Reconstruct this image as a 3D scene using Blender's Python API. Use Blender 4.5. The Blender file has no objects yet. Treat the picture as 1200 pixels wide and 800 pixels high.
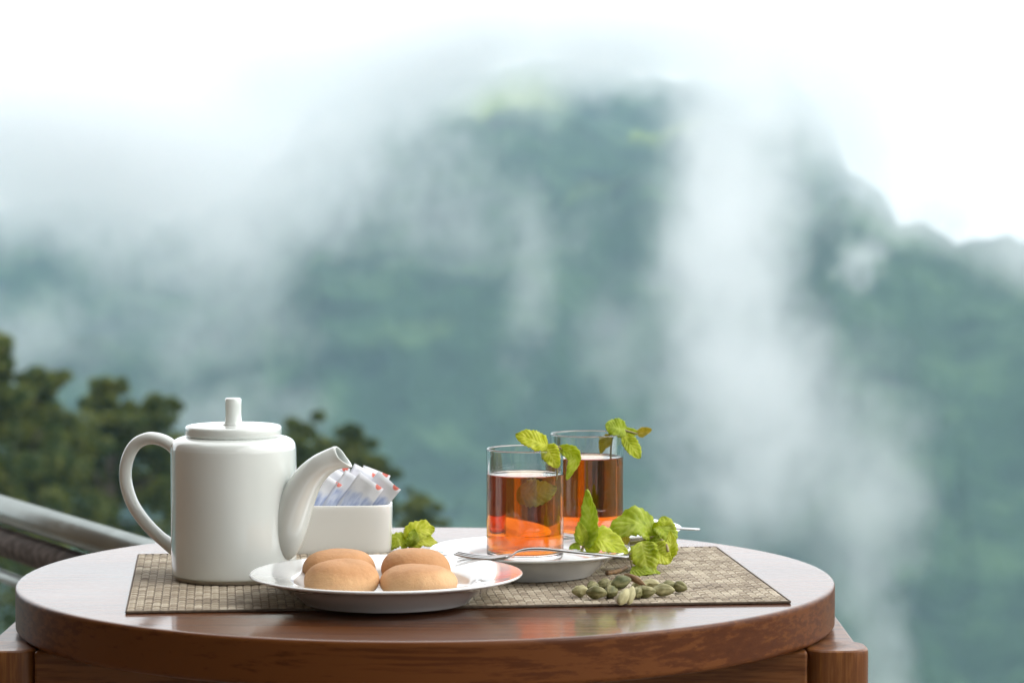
import bpy, bmesh, math, random
from mathutils import Vector, Matrix, noise

# ------------------------------------------------------------------ camera, sky, sun, exposure
R = math.radians
scene = bpy.context.scene
TZ = 0.72                                   # height of the table top above the deck
CAM = Vector((0.0648, -2.15, TZ + 0.300))
FPX = 3333.3                                # focal length in pixels of the 1200 px wide photograph
PITCH = math.atan(188 / FPX)

cam_data = bpy.data.cameras.new('camera')
cam = bpy.data.objects.new('camera', cam_data)
scene.collection.objects.link(cam)
cam.location = CAM
cam.rotation_euler = (R(90) - PITCH, 0, 0)
cam_data.lens = 100.0
cam_data.sensor_width = 36.0
cam_data.clip_start = 0.05
cam_data.clip_end = 20000
cam_data.dof.use_dof = True
cam_data.dof.focus_distance = 2.12
cam_data.dof.aperture_fstop = 11.5
scene.camera = cam

SUN_EL, SUN_AZ = 40, 104                     # sun azimuth clockwise from the way the camera looks (+Y)
world = bpy.data.worlds.new('World')
scene.world = world
world.use_nodes = True
wn = world.node_tree
wn.nodes.clear()
w_out = wn.nodes.new('ShaderNodeOutputWorld')
w_bg = wn.nodes.new('ShaderNodeBackground')
w_bg.inputs['Strength'].default_value = 0.10
w_sky = wn.nodes.new('ShaderNodeTexSky')
w_sky.sky_type = 'NISHITA'
w_sky.sun_disc = False
w_sky.sun_elevation = R(SUN_EL)
w_sky.sun_rotation = R(SUN_AZ)
w_sky.dust_density = 3.0
w_mix = wn.nodes.new('ShaderNodeMix')       # an even white overcast laid over the blue sky
w_mix.data_type = 'RGBA'
w_mix.inputs[0].default_value = 0.88
w_mix.inputs[7].default_value = (18.6, 18.8, 19.0, 1)
wn.links.new(w_sky.outputs[0], w_mix.inputs[6])
wn.links.new(w_mix.outputs[2], w_bg.inputs['Color'])
wn.links.new(w_bg.outputs[0], w_out.inputs['Surface'])

sun_data = bpy.data.lights.new('sun', 'SUN')
sun_data.energy = 1.5
sun_data.angle = R(45)
sun_data.color = (1.0, 0.97, 0.93)
sun = bpy.data.objects.new('sun', sun_data)
scene.collection.objects.link(sun)
sun_dir = Vector((math.sin(R(SUN_AZ)) * math.cos(R(SUN_EL)), math.cos(R(SUN_AZ)) * math.cos(R(SUN_EL)), math.sin(R(SUN_EL))))
sun.rotation_euler = sun_dir.to_track_quat('Z', 'Y').to_euler()
sun.location = (3, -1, 6)

vs = scene.view_settings
vs.view_transform = 'Standard'
vs.look = 'None'
vs.exposure = 0.2
vs.gamma = 1.0
vs.use_curve_mapping = False
cy = scene.cycles
cy.use_denoising = True
cy.max_bounces = 14
cy.diffuse_bounces = 4
cy.glossy_bounces = 5
cy.transmission_bounces = 12
cy.transparent_max_bounces = 12
cy.volume_bounces = 6
cy.sample_clamp_indirect = 6.0
cy.volume_step_rate = 2.2
cy.volume_max_steps = 256

# ------------------------------------------------------------------ helpers
C = scene.collection
CP, SP = math.cos(PITCH), math.sin(PITCH)

def ray(x, y):                              # direction through a pixel of the photograph
    a, b = (x - 600) / FPX, (400 - y) / FPX
    return Vector((a, CP + b * SP, -SP + b * CP))

def at_z(x, y, z):                          # where that direction meets a level plane, z metres above the table top
    d = ray(x, y)
    t = (TZ + z - CAM.z) / d.z
    return CAM + d * t

def at_y(x, y, Y):                          # where it meets the upright plane at world Y
    d = ray(x, y)
    return CAM + d * ((Y - CAM.y) / d.y)

def mat(name):
    m = bpy.data.materials.new(name)
    m.use_nodes = True
    nt = m.node_tree
    p = nt.nodes['Principled BSDF']
    return m, nt, p

def nd(nt, kind, **kw):
    n = nt.nodes.new(kind)
    for k, v in kw.items():
        if k in n.inputs.keys():
            n.inputs[k].default_value = v
        else:
            setattr(n, k, v)
    return n

def ramp(nt, fac, stops):
    r = nt.nodes.new('ShaderNodeValToRGB')
    el = r.color_ramp.elements
    while len(el) < len(stops):
        el.new(0.5)
    for e, (p, c) in zip(el, stops):
        e.position = p
        e.color = (*c, 1) if len(c) == 3 else c
    nt.links.new(fac, r.inputs[0])
    return r.outputs[0]

def noise_fac(nt, coord, scale, detail=4, rough=0.55, vec_scale=None, dist=0.0):
    n = nd(nt, 'ShaderNodeTexNoise')
    n.inputs['Scale'].default_value = scale
    n.inputs['Detail'].default_value = detail
    n.inputs['Roughness'].default_value = rough
    n.inputs['Distortion'].default_value = dist
    if vec_scale:
        mp = nd(nt, 'ShaderNodeMapping')
        mp.inputs['Scale'].default_value = vec_scale
        nt.links.new(coord, mp.inputs['Vector'])
        coord = mp.outputs[0]
    nt.links.new(coord, n.inputs['Vector'])
    return n.outputs['Fac']

def bump(nt, p, height, strength, dist):
    b = nd(nt, 'ShaderNodeBump')
    b.inputs['Strength'].default_value = strength
    b.inputs['Distance'].default_value = dist
    nt.links.new(height, b.inputs['Height'])
    nt.links.new(b.outputs[0], p.inputs['Normal'])
    return b

def coords(nt, which='Object'):
    t = nd(nt, 'ShaderNodeTexCoord')
    return t.outputs[which]

def mesh_obj(name, verts, faces, material, parent=None, smooth=True, loc=None, fix=False):
    me = bpy.data.meshes.new(name)
    me.from_pydata([tuple(v) for v in verts], [], faces)
    if fix:
        bm = bmesh.new()
        bm.from_mesh(me)
        bmesh.ops.remove_doubles(bm, verts=bm.verts, dist=1e-7)
        bmesh.ops.recalc_face_normals(bm, faces=bm.faces)
        bm.to_mesh(me)
        bm.free()
    if smooth:
        me.polygons.foreach_set('use_smooth', [True] * len(me.polygons))
    me.materials.append(material)
    me.update()
    o = bpy.data.objects.new(name, me)
    C.objects.link(o)
    if parent:
        o.parent = parent
    if loc is not None:
        o.location = loc
    return o

def thing(name, label, category, loc=(0, 0, 0), rz=0.0, group=None):
    o = bpy.data.objects.new(name, None)
    o.empty_display_size = 0.05
    C.objects.link(o)
    o.location = loc
    o.rotation_euler = (0, 0, rz)
    tag(o, label, category, group)
    return o

def tag(o, label=None, category=None, group=None, kind=None):
    if label: o['label'] = label
    if category: o['category'] = category
    if group: o['group'] = group
    if kind: o['kind'] = kind
    return o

def lathe(profile, n=72, close=False):      # profile of (r, z); r = 0 ends close on the axis
    V, F, rows = [], [], []
    for r, z in profile:
        if r < 1e-7:
            rows.append([len(V)]); V.append((0, 0, z))
        else:
            rows.append(list(range(len(V), len(V) + n)))
            for k in range(n):
                a = 2 * math.pi * k / n
                V.append((r * math.cos(a), r * math.sin(a), z))
    pairs = list(zip(rows[:-1], rows[1:]))
    if close:
        pairs.append((rows[-1], rows[0]))
    for a, b in pairs:
        for k in range(n):
            j = (k + 1) % n
            if len(a) == 1 and len(b) == 1: continue
            if len(a) == 1: F.append((a[0], b[j], b[k]))
            elif len(b) == 1: F.append((a[k], a[j], b[0]))
            else: F.append((a[k], a[j], b[j], b[k]))
    return V, F

def smooth_path(pts, n):                    # Catmull-Rom through points of any dimension
    out = []
    m = len(pts)
    for i in range(n):
        t = i / (n - 1) * (m - 1)
        k = min(int(t), m - 2)
        f = t - k
        p0 = pts[max(k - 1, 0)]; p1 = pts[k]; p2 = pts[k + 1]; p3 = pts[min(k + 2, m - 1)]
        out.append(tuple(0.5 * (2 * b + (c - a) * f + (2 * a - 5 * b + 4 * c - d) * f * f + (3 * b - a - 3 * c + d) * f ** 3)
                         for a, b, c, d in zip(p0, p1, p2, p3)))
    return out

def tube(path, radii, n=16, caps=True, flat=1.0, up=Vector((0, 1, 0))):
    V, F = [], []
    P = [Vector(p) for p in path]
    prev = None
    for i, p in enumerate(P):
        t = (P[min(i + 1, len(P) - 1)] - P[max(i - 1, 0)]).normalized()
        if prev is None:
            a = up - t * up.dot(t)
            if a.length < 1e-4: a = Vector((1, 0, 0)) - t * t.x
        else:
            a = prev - t * prev.dot(t)
        a.normalize(); prev = a
        b = t.cross(a)
        r = radii[i] if hasattr(radii, '__len__') else radii
        for k in range(n):
            q = 2 * math.pi * k / n
            V.append(p + a * (math.cos(q) * r * flat) + b * (math.sin(q) * r))
    for i in range(len(P) - 1):
        for k in range(n):
            j = (k + 1) % n
            F.append((i * n + k, i * n + j, (i + 1) * n + j, (i + 1) * n + k))
    if caps:
        F.append(tuple(range(n))[::-1])
        F.append(tuple(range((len(P) - 1) * n, len(P) * n)))
    return V, F

def box_vf(x0, x1, y0, y1, z0, z1):
    V = [(x0, y0, z0), (x1, y0, z0), (x1, y1, z0), (x0, y1, z0), (x0, y0, z1), (x1, y0, z1), (x1, y1, z1), (x0, y1, z1)]
    F = [(0, 3, 2, 1), (4, 5, 6, 7), (0, 1, 5, 4), (1, 2, 6, 5), (2, 3, 7, 6), (3, 0, 4, 7)]
    return V, F

def add_bevel(o, w, seg=3):
    b = o.modifiers.new('bevel', 'BEVEL')
    b.width = w; b.segments = seg; b.limit_method = 'ANGLE'; b.angle_limit = R(40)
    return o

def sstep(a, b, x):
    t = max(0.0, min(1.0, (x - a) / (b - a)))
    return t * t * (3 - 2 * t)

def curve(pts, x):                          # smooth interpolation of a table of (x, y)
    if x <= pts[0][0]: return pts[0][1]
    for (a, ya), (b, yb) in zip(pts, pts[1:]):
        if x <= b: return ya + (yb - ya) * sstep(a, b, x)
    return pts[-1][1]

# ------------------------------------------------------------------ the setting: terrain, deck
def make_terrain():
    main = [(-1800, 330), (-900, 300), (-300, 235), (0, 205), (110, 215), (200, 236), (262, 215), (320, 160), (380, 92), (470, 58),
            (620, 38), (760, 30), (900, 24), (950, 58), (1000, 150), (1090, 260), (1300, 330), (2000, 380), (3200, 420)]
    right = [(700, 560), (860, 430), (930, 300), (985, 225), (1010, 236), (1060, 256), (1130, 274), (1210, 277), (1500, 240), (2200, 300), (3200, 380)]
    def zr(prof, u, d): return (212 - curve(prof, u)) / FPX * d
    az = [-180 + k * 5 for k in range(33)] + [-15 + k * 0.11 for k in range(273)] + [20 + k * 5 for k in range(32)]
    rad = [1.6 * (1.032 ** k) for k in range(215)] + [1700, 2100, 2800, 4000, 6000, 9000]
    rad = sorted(set([r for r in rad if r < 1600] + [1650, 1700, 1760, 1830, 1950, 2200, 2800, 4000, 6000, 9000]))
    DM, DR, D0 = 1500.0, 900.0, 420.0
    V, F, clr = [], [], []
    for a in az:
        for d in rad:
            aa = max(-60, min(60, a))
            u = 600 + FPX * math.tan(R(aa))
            u = max(-1800, min(3200, u))
            x, y = CAM.x + d * math.sin(R(a)), CAM.y + d * math.cos(R(a))
            near = -2.2 - 0.30 * max(0, d - 4) + 0.00013 * d * d
            base = -150 - 25 * sstep(100, 420, d)
            q = Vector((x / 300, y / 300, 0.3))
            rid = 1 - abs(noise.noise(q * 1.7)) * 2
            n1 = noise.fractal(q * 2.2, 0.9, 2.0, 5)
            f = max(0.0, min(1.0, (d - D0) / (DM - D0)))
            zm = base + (zr(main, u, DM) - base) * (f ** 0.92)
            zm += (rid * 26 + n1 * 26) * math.sin(math.pi * min(1, f)) ** 0.8
            if d > DM: zm -= (d - DM) * 0.22
            fr = max(0.0, min(1.0, (d - D0) / (DR - D0)))
            zq = base + (zr(right, u, DR) - base) * fr
            zq += (n1 * 18) * math.sin(math.pi * fr)
            if d > DR: zq -= (d - DR) * 0.3
            z = near
            if d > 90:
                far = max(zm, zq)
                if d > 4000: far = -200
                near2 = max(near, -170)
                w = sstep(90, 420, d)
                z = near2 * (1 - w) + far * w if d < 420 else far
            if d > 300 and d < 2000:
                k = Vector((x / 11, y / 11, 0))
                bump_ = (noise.noise(k) + 0.6 * noise.noise(k * 2.1)) * 4.2
                z += bump_ * sstep(300, 600, d)
            if d < 6: z = min(z, -2.2)
            V.append((x, y, z))
            # land cover: open grassy slopes on two shoulders of the hill
            g = 0.0
            for (gu, gd, su, sd, s) in ((600, 1330, 60, 60, .9), (560, 1250, 40, 60, .6), (640, 1200, 30, 50, .7), (760, 1150, 80, 30, .7), (540, 760, 90, 40, .2)):
                g += s * math.exp(-((u - gu) / su) ** 2 - ((d - gd) / sd) ** 2)
            clr.append(min(1, g))
    n = len(rad)
    A = len(az)
    for i in range(A):
        j = (i + 1) % A
        for k in range(n - 1):
            F.append((i * n + k, j * n + k, j * n + k + 1, i * n + k + 1)[::-1])
    m, nt, p = mat('hill_forest')
    co = nd(nt, 'ShaderNodeNewGeometry').outputs['Position']
    a1 = noise_fac(nt, co, 0.045, 5, 0.6)
    a2 = noise_fac(nt, co, 0.008, 4, 0.55)
    forest = ramp(nt, a1, [(0.3, (0.006, 0.018, 0.016)), (0.52, (0.022, 0.052, 0.030)), (0.72, (0.056, 0.105, 0.052))])
    grass = ramp(nt, a1, [(0.3, (0.10, 0.16, 0.03)), (0.7, (0.24, 0.29, 0.06))])
    at = nd(nt, 'ShaderNodeAttribute', attribute_name='clearing')
    ad = nd(nt, 'ShaderNodeMath', operation='MULTIPLY_ADD')
    nt.links.new(a2, ad.inputs[0]); ad.inputs[1].default_value = 1.6
    sub = nd(nt, 'ShaderNodeMath', operation='ADD'); nt.links.new(at.outputs['Fac'], sub.inputs[0]); sub.inputs[1].default_value = -0.95
    nt.links.new(sub.outputs[0], ad.inputs[2])
    mr = nd(nt, 'ShaderNodeMapRange'); mr.inputs[1].default_value = 0.1; mr.inputs[2].default_value = 0.7
    nt.links.new(ad.outputs[0], mr.inputs[0])
    mx = nd(nt, 'ShaderNodeMix', data_type='RGBA')
    nt.links.new(mr.outputs[0], mx.inputs[0]); nt.links.new(forest, mx.inputs[6]); nt.links.new(grass, mx.inputs[7])
    nt.links.new(mx.outputs[2], p.inputs['Base Color'])
    p.inputs['Roughness'].default_value = 0.95
    p.inputs['Specular IOR Level'].default_value = 0.1
    bump(nt, p, a1, 1.0, 6.0)
    o = mesh_obj('terrain', V, F, m)
    at_ = o.data.attributes.new('clearing', 'FLOAT', 'POINT')
    at_.data.foreach_set('value', clr)
    tag(o, 'forested valley and misty mountain slopes falling away beyond the terrace', kind='structure')
    return o

terrain = make_terrain()

def deck_mat():
    m, nt, p = mat('deck_stone')
    co = coords(nt)
    c = ramp(nt, noise_fac(nt, co, 9, 6), [(0.3, (0.16, 0.14, 0.12)), (0.7, (0.26, 0.24, 0.21))])
    nt.links.new(c, p.inputs['Base Color'])
    p.inputs['Roughness'].default_value = 0.7
    return m
M_deck = deck_mat()
o = mesh_obj('terrace_floor', *box_vf(-5, 4, -7.2, 3.35, -0.30, 0.0), M_deck, smooth=False)
tag(o, 'grey stone terrace floor under the round table', kind='structure')

def plain_mat(name, a, b, sc, rough):
    m, nt, p = mat(name)
    c = ramp(nt, noise_fac(nt, coords(nt), sc, 6), [(0.3, a), (0.7, b)])
    nt.links.new(c, p.inputs['Base Color'])
    p.inputs['Roughness'].default_value = rough
    return m
M_plaster = plain_mat('shade_plaster', (0.46, 0.48, 0.46), (0.56, 0.58, 0.56), 3, 0.9)
M_shade_timber = plain_mat('shade_timber', (0.10, 0.06, 0.035), (0.17, 0.11, 0.065), 2, 0.7)
tag(mesh_obj('shade_side_wall', *box_vf(-1.6, -1.4, -5.6, 0.9, 0.0, 2.8), M_shade_timber, smooth=False), 'unseen dark side wall added to shade the left of the table', kind='structure')  # out of view, added and kept dark to shade the left side
tag(mesh_obj('shade_back_wall', *box_vf(-1.6, 4.0, -5.82, -5.62, 0.0, 2.8), M_plaster, smooth=False), 'unseen plastered wall added behind the camera to darken the front light', kind='structure')  # unseen wall added to block sky light from behind the camera
tag(mesh_obj('shade_ceiling', *box_vf(-1.9, 0.7, -5.9, -0.5, 2.803, 2.95), M_shade_timber, smooth=False), 'unseen timber ceiling added to cut the light from above', kind='structure')  # unseen, added and sized to cut the overhead light

# ------------------------------------------------------------------ air: even haze and drifting mist
def haze_material(name, dens, color, aniso=0.15):
    m = bpy.data.materials.new(name)
    m.use_nodes = True
    nt = m.node_tree
    nt.nodes.clear()
    out = nt.nodes.new('ShaderNodeOutputMaterial')
    v = nt.nodes.new('ShaderNodeVolumePrincipled')
    v.inputs['Color'].default_value = (*color, 1)
    v.inputs['Density'].default_value = dens
    v.inputs['Anisotropy'].default_value = aniso
    nt.links.new(v.outputs[0], out.inputs['Volume'])
    return m, nt, v

HAZE, _, _ = haze_material('haze_air', 0.00027, (0.57, 0.85, 1.0))
hv, hf = box_vf(-1500, 1800, -60, 1900, -205, 110)
o = mesh_obj('haze', hv, hf, HAZE, smooth=False)
tag(o, 'pale blue haze filling the valley air', kind='stuff')

_mist = {}
def mist_material(dens, fine, amp):
    key = (dens, fine, amp)
    if key in _mist: return _mist[key]
    m, nt, v = haze_material('mist_air', dens, (1.0, 1.0, 1.0), 0.78)
    oc = coords(nt)
    ln = nd(nt, 'ShaderNodeVectorMath', operation='LENGTH')
    nt.links.new(oc, ln.inputs[0])
    pos = nd(nt, 'ShaderNodeNewGeometry').outputs['Position']
    n1 = noise_fac(nt, pos, fine, 4, 0.72, (1.15, 0.8, 0.95))
    ad = nd(nt, 'ShaderNodeMath', operation='MULTIPLY_ADD')     # r + 1.9 * (noise - .5)
    nt.links.new(n1, ad.inputs[0]); ad.inputs[1].default_value = amp
    nt.links.new(ln.outputs['Value'], ad.inputs[2])
    mr = nd(nt, 'ShaderNodeMapRange', interpolation_type='SMOOTHSTEP')
    mr.inputs[1].default_value = amp / 2 + 0.8; mr.inputs[2].default_value = amp / 2 - 0.45
    mr.inputs[3].default_value = 0.0; mr.inputs[4].default_value = 1.0
    nt.links.new(ad.outputs[0], mr.inputs[0])
    # always fades out towards its own edge
    mr2 = nd(nt, 'ShaderNodeMapRange', interpolation_type='SMOOTHSTEP')
    mr2.inputs[1].default_value = 1.0; mr2.inputs[2].default_value = 0.45
    nt.links.new(ln.outputs['Value'], mr2.inputs[0])
    mu = nd(nt, 'ShaderNodeMath', operation='MULTIPLY')
    nt.links.new(mr.outputs[0], mu.inputs[0]); nt.links.new(mr2.outputs[0], mu.inputs[1])
    mu2 = nd(nt, 'ShaderNodeMath', operation='MULTIPLY')
    nt.links.new(mu.outputs[0], mu2.inputs[0]); mu2.inputs[1].default_value = dens
    nt.links.new(mu2.outputs[0], v.inputs['Density'])
    _mist[key] = m
    return m

mist = bpy.data.objects.new('mist', None)
C.objects.link(mist)
tag(mist, 'white mist drifting up the valley in a tall plume and over the peak', kind='stuff')
bm = bmesh.new()
bmesh.ops.create_icosphere(bm, subdivisions=2, radius=1.0)
puff_me = bpy.data.meshes.new('mist_puff')
bm.to_mesh(puff_me); bm.free()

def puff(x, y, rx, ry, d, od, rd=None, tilt=0.0, amp=2.8, fine=0.045):   # pixel centre and radii, distance, optical depth through the middle
    s = d / FPX
    c = at_y(x, y, CAM.y + d)
    rd = rd or max(rx, ry) * s * 0.6
    me = puff_me.copy()
    me.materials.clear()
    me.materials.append(mist_material(round(od / (0.8 * rd), 4), fine, amp))
    o = bpy.data.objects.new('mist_puff', me)
    C.objects.link(o)
    o.parent = mist
    o.location = c
    o.scale = (rx * s, rd, ry * s)
    o.rotation_euler = (0, R(tilt), 0)
    return o

for args in [
    # the plume rising on the right
    (1036, 800, 85, 230, 600, 1.8, 20, -4, 1.9), (1015, 620, 135, 220, 600, 2.4, 26, -8, 1.7), (930, 490, 240, 190, 610, 2.7, 36, 0, 1.6, .035),
    (850, 490, 190, 180, 610, 2.2, 32, 0, 1.7, .035), (880, 380, 190, 220, 620, 2.3, 34, 4, 1.8, .03), (875, 260, 195, 220, 620, 2.9, 34, 0, 1.6, .03), (885, 130, 195, 210, 640, 2.9, 34, -4, 1.6, .03), (985, 130, 150, 160, 900, 2.6, 50, 0, 1.7),
    (870, 590, 200, 160, 600, 1.9, 28, 0, 1.7, .035),
    (1035, 205, 130, 120, 760, 2.0, 34, 0, 2.2), (1110, 258, 130, 70, 780, 1.6, 34, 14, 2.2), (920, 95, 150, 110, 1000, 3.0, 50, 0, 1.6),
    # cloud over the peak and on its left flank
    (420, 66, 420, 150, 1000, 10, 90, -8, 1.5, .02), (740, 32, 480, 130, 1000, 11, 90, 0, 1.5, .02), (560, 60, 320, 150, 980, 2.4, 80, 0, 2.0), (1010, 90, 170, 190, 760, 2.2, 50, 0, 1.8),
    (60, 145, 460, 210, 900, 12.0, 80, 5, 1.3, .02), (210, 240, 250, 170, 850, 3.4, 60, 0, 1.8), (330, 190, 270, 170, 900, 3.0, 60, -30, 2.0),
    (430, 220, 270, 180, 1000, 1.4, 60, 0), (1170, 280, 220, 90, 800, 2.0, 50, 22, 2.0), (1010, 305, 62, 60, 700, 1.6, 14, 20, 3.2, .07),
    (60, 235, 270, 120, 860, 2.8, 60, 0, 1.6),
    # thin wisps lower down
    (30, 400, 160, 120, 700, 0.9, 40, 0), (260, 360, 220, 180, 760, 0.9, 50, 0), (270, 480, 170, 70, 640, 1.1, 30, 0),
    (620, 370, 60, 150, 760, 0.7, 24, 0), (560, 280, 260, 130, 900, 0.8, 50, 0), (720, 420, 100, 160, 700, 0.5, 30, 0)]:
    puff(*args)

# ------------------------------------------------------------------ materials of the things
def wood_mat(name, dark, mid, light, along=(1, 14, 14), rough=0.28, coat=0.6, coat_rough=0.16, contrast=1.0):
    m, nt, p = mat(name)
    co = coords(nt)
    warp = noise_fac(nt, co, 2.2, 3, 0.5, (along[0] * 1.2, along[1] * .25, along[2] * .25))
    n1 = noise_fac(nt, co, 6.0, 7, 0.62, along, 0.15)
    n2 = noise_fac(nt, co, 45.0, 4, 0.6, along)
    w = nd(nt, 'ShaderNodeMath', operation='MULTIPLY_ADD')
    nt.links.new(warp, w.inputs[0]); w.inputs[1].default_value = 0.6; nt.links.new(n1, w.inputs[2])
    w2 = nd(nt, 'ShaderNodeMath', operation='MULTIPLY_ADD')
    nt.links.new(n2, w2.inputs[0]); w2.inputs[1].default_value = 0.25; nt.links.new(w.outputs[0], w2.inputs[2])
    c = ramp(nt, w2.outputs[0], [(0.62, dark), (0.88, mid), (1.12 - .14, light)])
    nt.links.new(c, p.inputs['Base Color'])
    r = nd(nt, 'ShaderNodeMapRange'); r.inputs[3].default_value = rough - 0.05; r.inputs[4].default_value = rough + 0.12
    nt.links.new(noise_fac(nt, co, 14, 4), r.inputs[0]); nt.links.new(r.outputs[0], p.inputs['Roughness'])
    p.inputs['Coat Weight'].default_value = coat
    p.inputs['Specular IOR Level'].default_value = 0.12
    if coat >= 1.0:                          # lacquer lies on the upper face, the sawn edge is only oiled
        gn = nd(nt, 'ShaderNodeNewGeometry'); sz = nd(nt, 'ShaderNodeSeparateXYZ'); nt.links.new(gn.outputs['Normal'], sz.inputs[0])
        gt = nd(nt, 'ShaderNodeMapRange'); gt.inputs[1].default_value = 0.4; gt.inputs[2].default_value = 0.9; gt.inputs[3].default_value = 0.05; gt.inputs[4].default_value = 0.75
        nt.links.new(sz.outputs[2], gt.inputs[0]); nt.links.new(gt.outputs[0], p.inputs['Coat Weight'])
    p.inputs['Coat Roughness'].default_value = coat_rough
    bump(nt, p, n2, 0.22, 0.0006)
    if coat >= 1.0:
        cb_ = nd(nt, 'ShaderNodeBump'); cb_.inputs['Strength'].default_value = 0.10; cb_.inputs['Distance'].default_value = 0.0005
        rp = noise_fac(nt, co, 60, 5, 0.6, (0.6, 2.2, 1))
        nt.links.new(rp, cb_.inputs['Height']); nt.links.new(cb_.outputs[0], p.inputs['Coat Normal'])
        cr = nd(nt, 'ShaderNodeMapRange'); cr.inputs[1].default_value = 0.35; cr.inputs[2].default_value = 0.7; cr.inputs[3].default_value = coat_rough * 0.75; cr.inputs[4].default_value = coat_rough * 1.7
        nt.links.new(noise_fac(nt, co, 5, 5, 0.6), cr.inputs[0]); nt.links.new(cr.outputs[0], p.inputs['Coat Roughness'])
    return m

M_top = wood_mat('varnished_teak', (0.062, 0.0165, 0.004), (0.084, 0.024, 0.0055), (0.130, 0.042, 0.010), along=(1.2, 16, 40), rough=0.4, coat=1.0, coat_rough=0.085)
M_base = wood_mat('base_teak', (0.050, 0.016, 0.005), (0.105, 0.036, 0.011), (0.17, 0.064, 0.020), rough=0.36, coat=0.3)
M_post = wood_mat('post_teak', (0.070, 0.022, 0.006), (0.140, 0.048, 0.012), (0.22, 0.084, 0.022), along=(14, 14, 1), rough=0.36, coat=0.3)

def ceramic(name, col, rough=0.13):
    m, nt, p = mat(name)
    co = coords(nt)
    n = noise_fac(nt, co, 18, 3)
    c = ramp(nt, n, [(0.3, tuple(v * 0.965 for v in col)), (0.7, col)])
    nt.links.new(c, p.inputs['Base Color'])
    r = nd(nt, 'ShaderNodeMapRange'); r.inputs[3].default_value = rough - 0.04; r.inputs[4].default_value = rough + 0.06
    nt.links.new(noise_fac(nt, co, 40, 3), r.inputs[0]); nt.links.new(r.outputs[0], p.inputs['Roughness'])
    p.inputs['Coat Weight'].default_value = 0.9
    p.inputs['Coat Roughness'].default_value = 0.07
    bump(nt, p, noise_fac(nt, co, 30, 2), 0.05, 0.001)
    return m
M_pot = ceramic('teapot_glaze', (0.70, 0.735, 0.70))
M_china = ceramic('white_china', (0.76, 0.775, 0.77), 0.10)
M_caddy = ceramic('cream_china', (0.77, 0.765, 0.72), 0.2)
M_foot, _nt, _p = mat('unglazed_foot')
_c = ramp(_nt, noise_fac(_nt, coords(_nt), 150, 4), [(0.3, (0.34, 0.29, 0.22)), (0.7, (0.45, 0.40, 0.32))])
_nt.links.new(_c, _p.inputs['Base Color']); _p.inputs['Roughness'].default_value = 0.8

def steel(name, col, rough):
    m, nt, p = mat(name)
    co = coords(nt)
    p.inputs['Metallic'].default_value = 1.0
    c = ramp(nt, noise_fac(nt, co, 25, 4), [(0.3, tuple(v * 0.85 for v in col)), (0.7, col)])
    nt.links.new(c, p.inputs['Base Color'])
    r = nd(nt, 'ShaderNodeMapRange'); r.inputs[3].default_value = rough * 0.7; r.inputs[4].default_value = rough * 1.4
    nt.links.new(noise_fac(nt, co, 60, 4), r.inputs[0]); nt.links.new(r.outputs[0], p.inputs['Roughness'])
    return m
M_cutlery = steel('cutlery_steel', (0.46, 0.45, 0.44), 0.10)
M_rail = steel('rail_steel', (0.30, 0.33, 0.32), 0.3)
M_rail_shadow = wood_mat('rail_shadow', (0.04, 0.032, 0.028), (0.07, 0.057, 0.05), (0.11, 0.09, 0.08), rough=0.5, coat=0.1)  # dark tones for the bar that stands for shadow

# ------------------------------------------------------------------ the round table
TR, TT = 0.3085, 0.032
tb = thing('round_table', 'round varnished red-brown wooden table on a post and beam base', 'table', (0, 0, 0))
prof = [(0, TZ), (TR * .5, TZ), (TR - 0.006, TZ), (TR - 0.004, TZ), (TR - 0.0022, TZ), (TR - 0.0008, TZ - 0.0006), (TR, TZ - 0.0022), (TR, TZ - 0.004), (TR, TZ - 0.006), (TR, TZ - TT / 2), (TR, TZ - TT + 0.004), (TR, TZ - TT + 0.002), (TR - 0.002, TZ - TT), (0, TZ - TT)]
mesh_obj('tabletop', *lathe(prof, 160), M_top, tb, fix=True).data
top = [c for c in tb.children if c.name.startswith('tabletop')][0]
e = top.modifiers.new('edge', 'EDGE_SPLIT'); e.split_angle = R(50)
PX, PY, PW = 0.297, -0.122, 0.046           # posts: half spread in x, front row y, width
def post(x, y):
    V, n = [], 40
    w, d = PW / 2, PW / 2
    ring = []
    for k in range(n):
        a = 2 * math.pi * k / n
        ca, sa = math.cos(a), math.sin(a)
        ex = 2 / 3.2
        ring.append((math.copysign(abs(ca) ** ex, ca) * w, math.copysign(abs(sa) ** ex, sa) * d))
    rows = [(0.0, 1.0), (TZ - TT - 0.005, 1.0), (TZ - TT - 0.0022, 0.985), (TZ - TT - 0.0012, 0.93)]
    F = []
    for z, s in rows:
        V += [(rx * s, ry * s, z) for rx, ry in ring]
    for i in range(len(rows) - 1):
        for k in range(n):
            j = (k + 1) % n
            F.append((i * n + k, i * n + j, (i + 1) * n + j, (i + 1) * n + k))
    F.append(tuple(range((len(rows) - 1) * n, len(rows) * n)))
    F.append(tuple(range(n))[::-1])
    o = mesh_obj('leg', V, F, M_post, tb, loc=(x, y, 0))
    e = o.modifiers.new('edge', 'EDGE_SPLIT'); e.split_angle = R(35)
    return o
for sx in (-1, 1):
    for sy in (1, -1):
        post(sx * PX, sy * -PY if sy > 0 else PY)
bx0 = PX - PW / 2 + 0.001
for yy in (PY, -PY):
    add_bevel(mesh_obj('beam', *box_vf(-bx0, bx0, yy - PW / 2 + 0.0015, yy + PW / 2 - 0.0015, TZ - TT - 0.095, TZ - TT - 0.0018), M_base, tb, smooth=False), 0.002, 2)
for xx in (-PX, PX):
    add_bevel(mesh_obj('beam', *box_vf(xx - 0.018, xx + 0.018, PY + PW / 2 - .001, -PY - PW / 2 + .001, TZ - TT - 0.09, TZ - TT - 0.003), M_base, tb, smooth=False), 0.002, 2)

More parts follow.
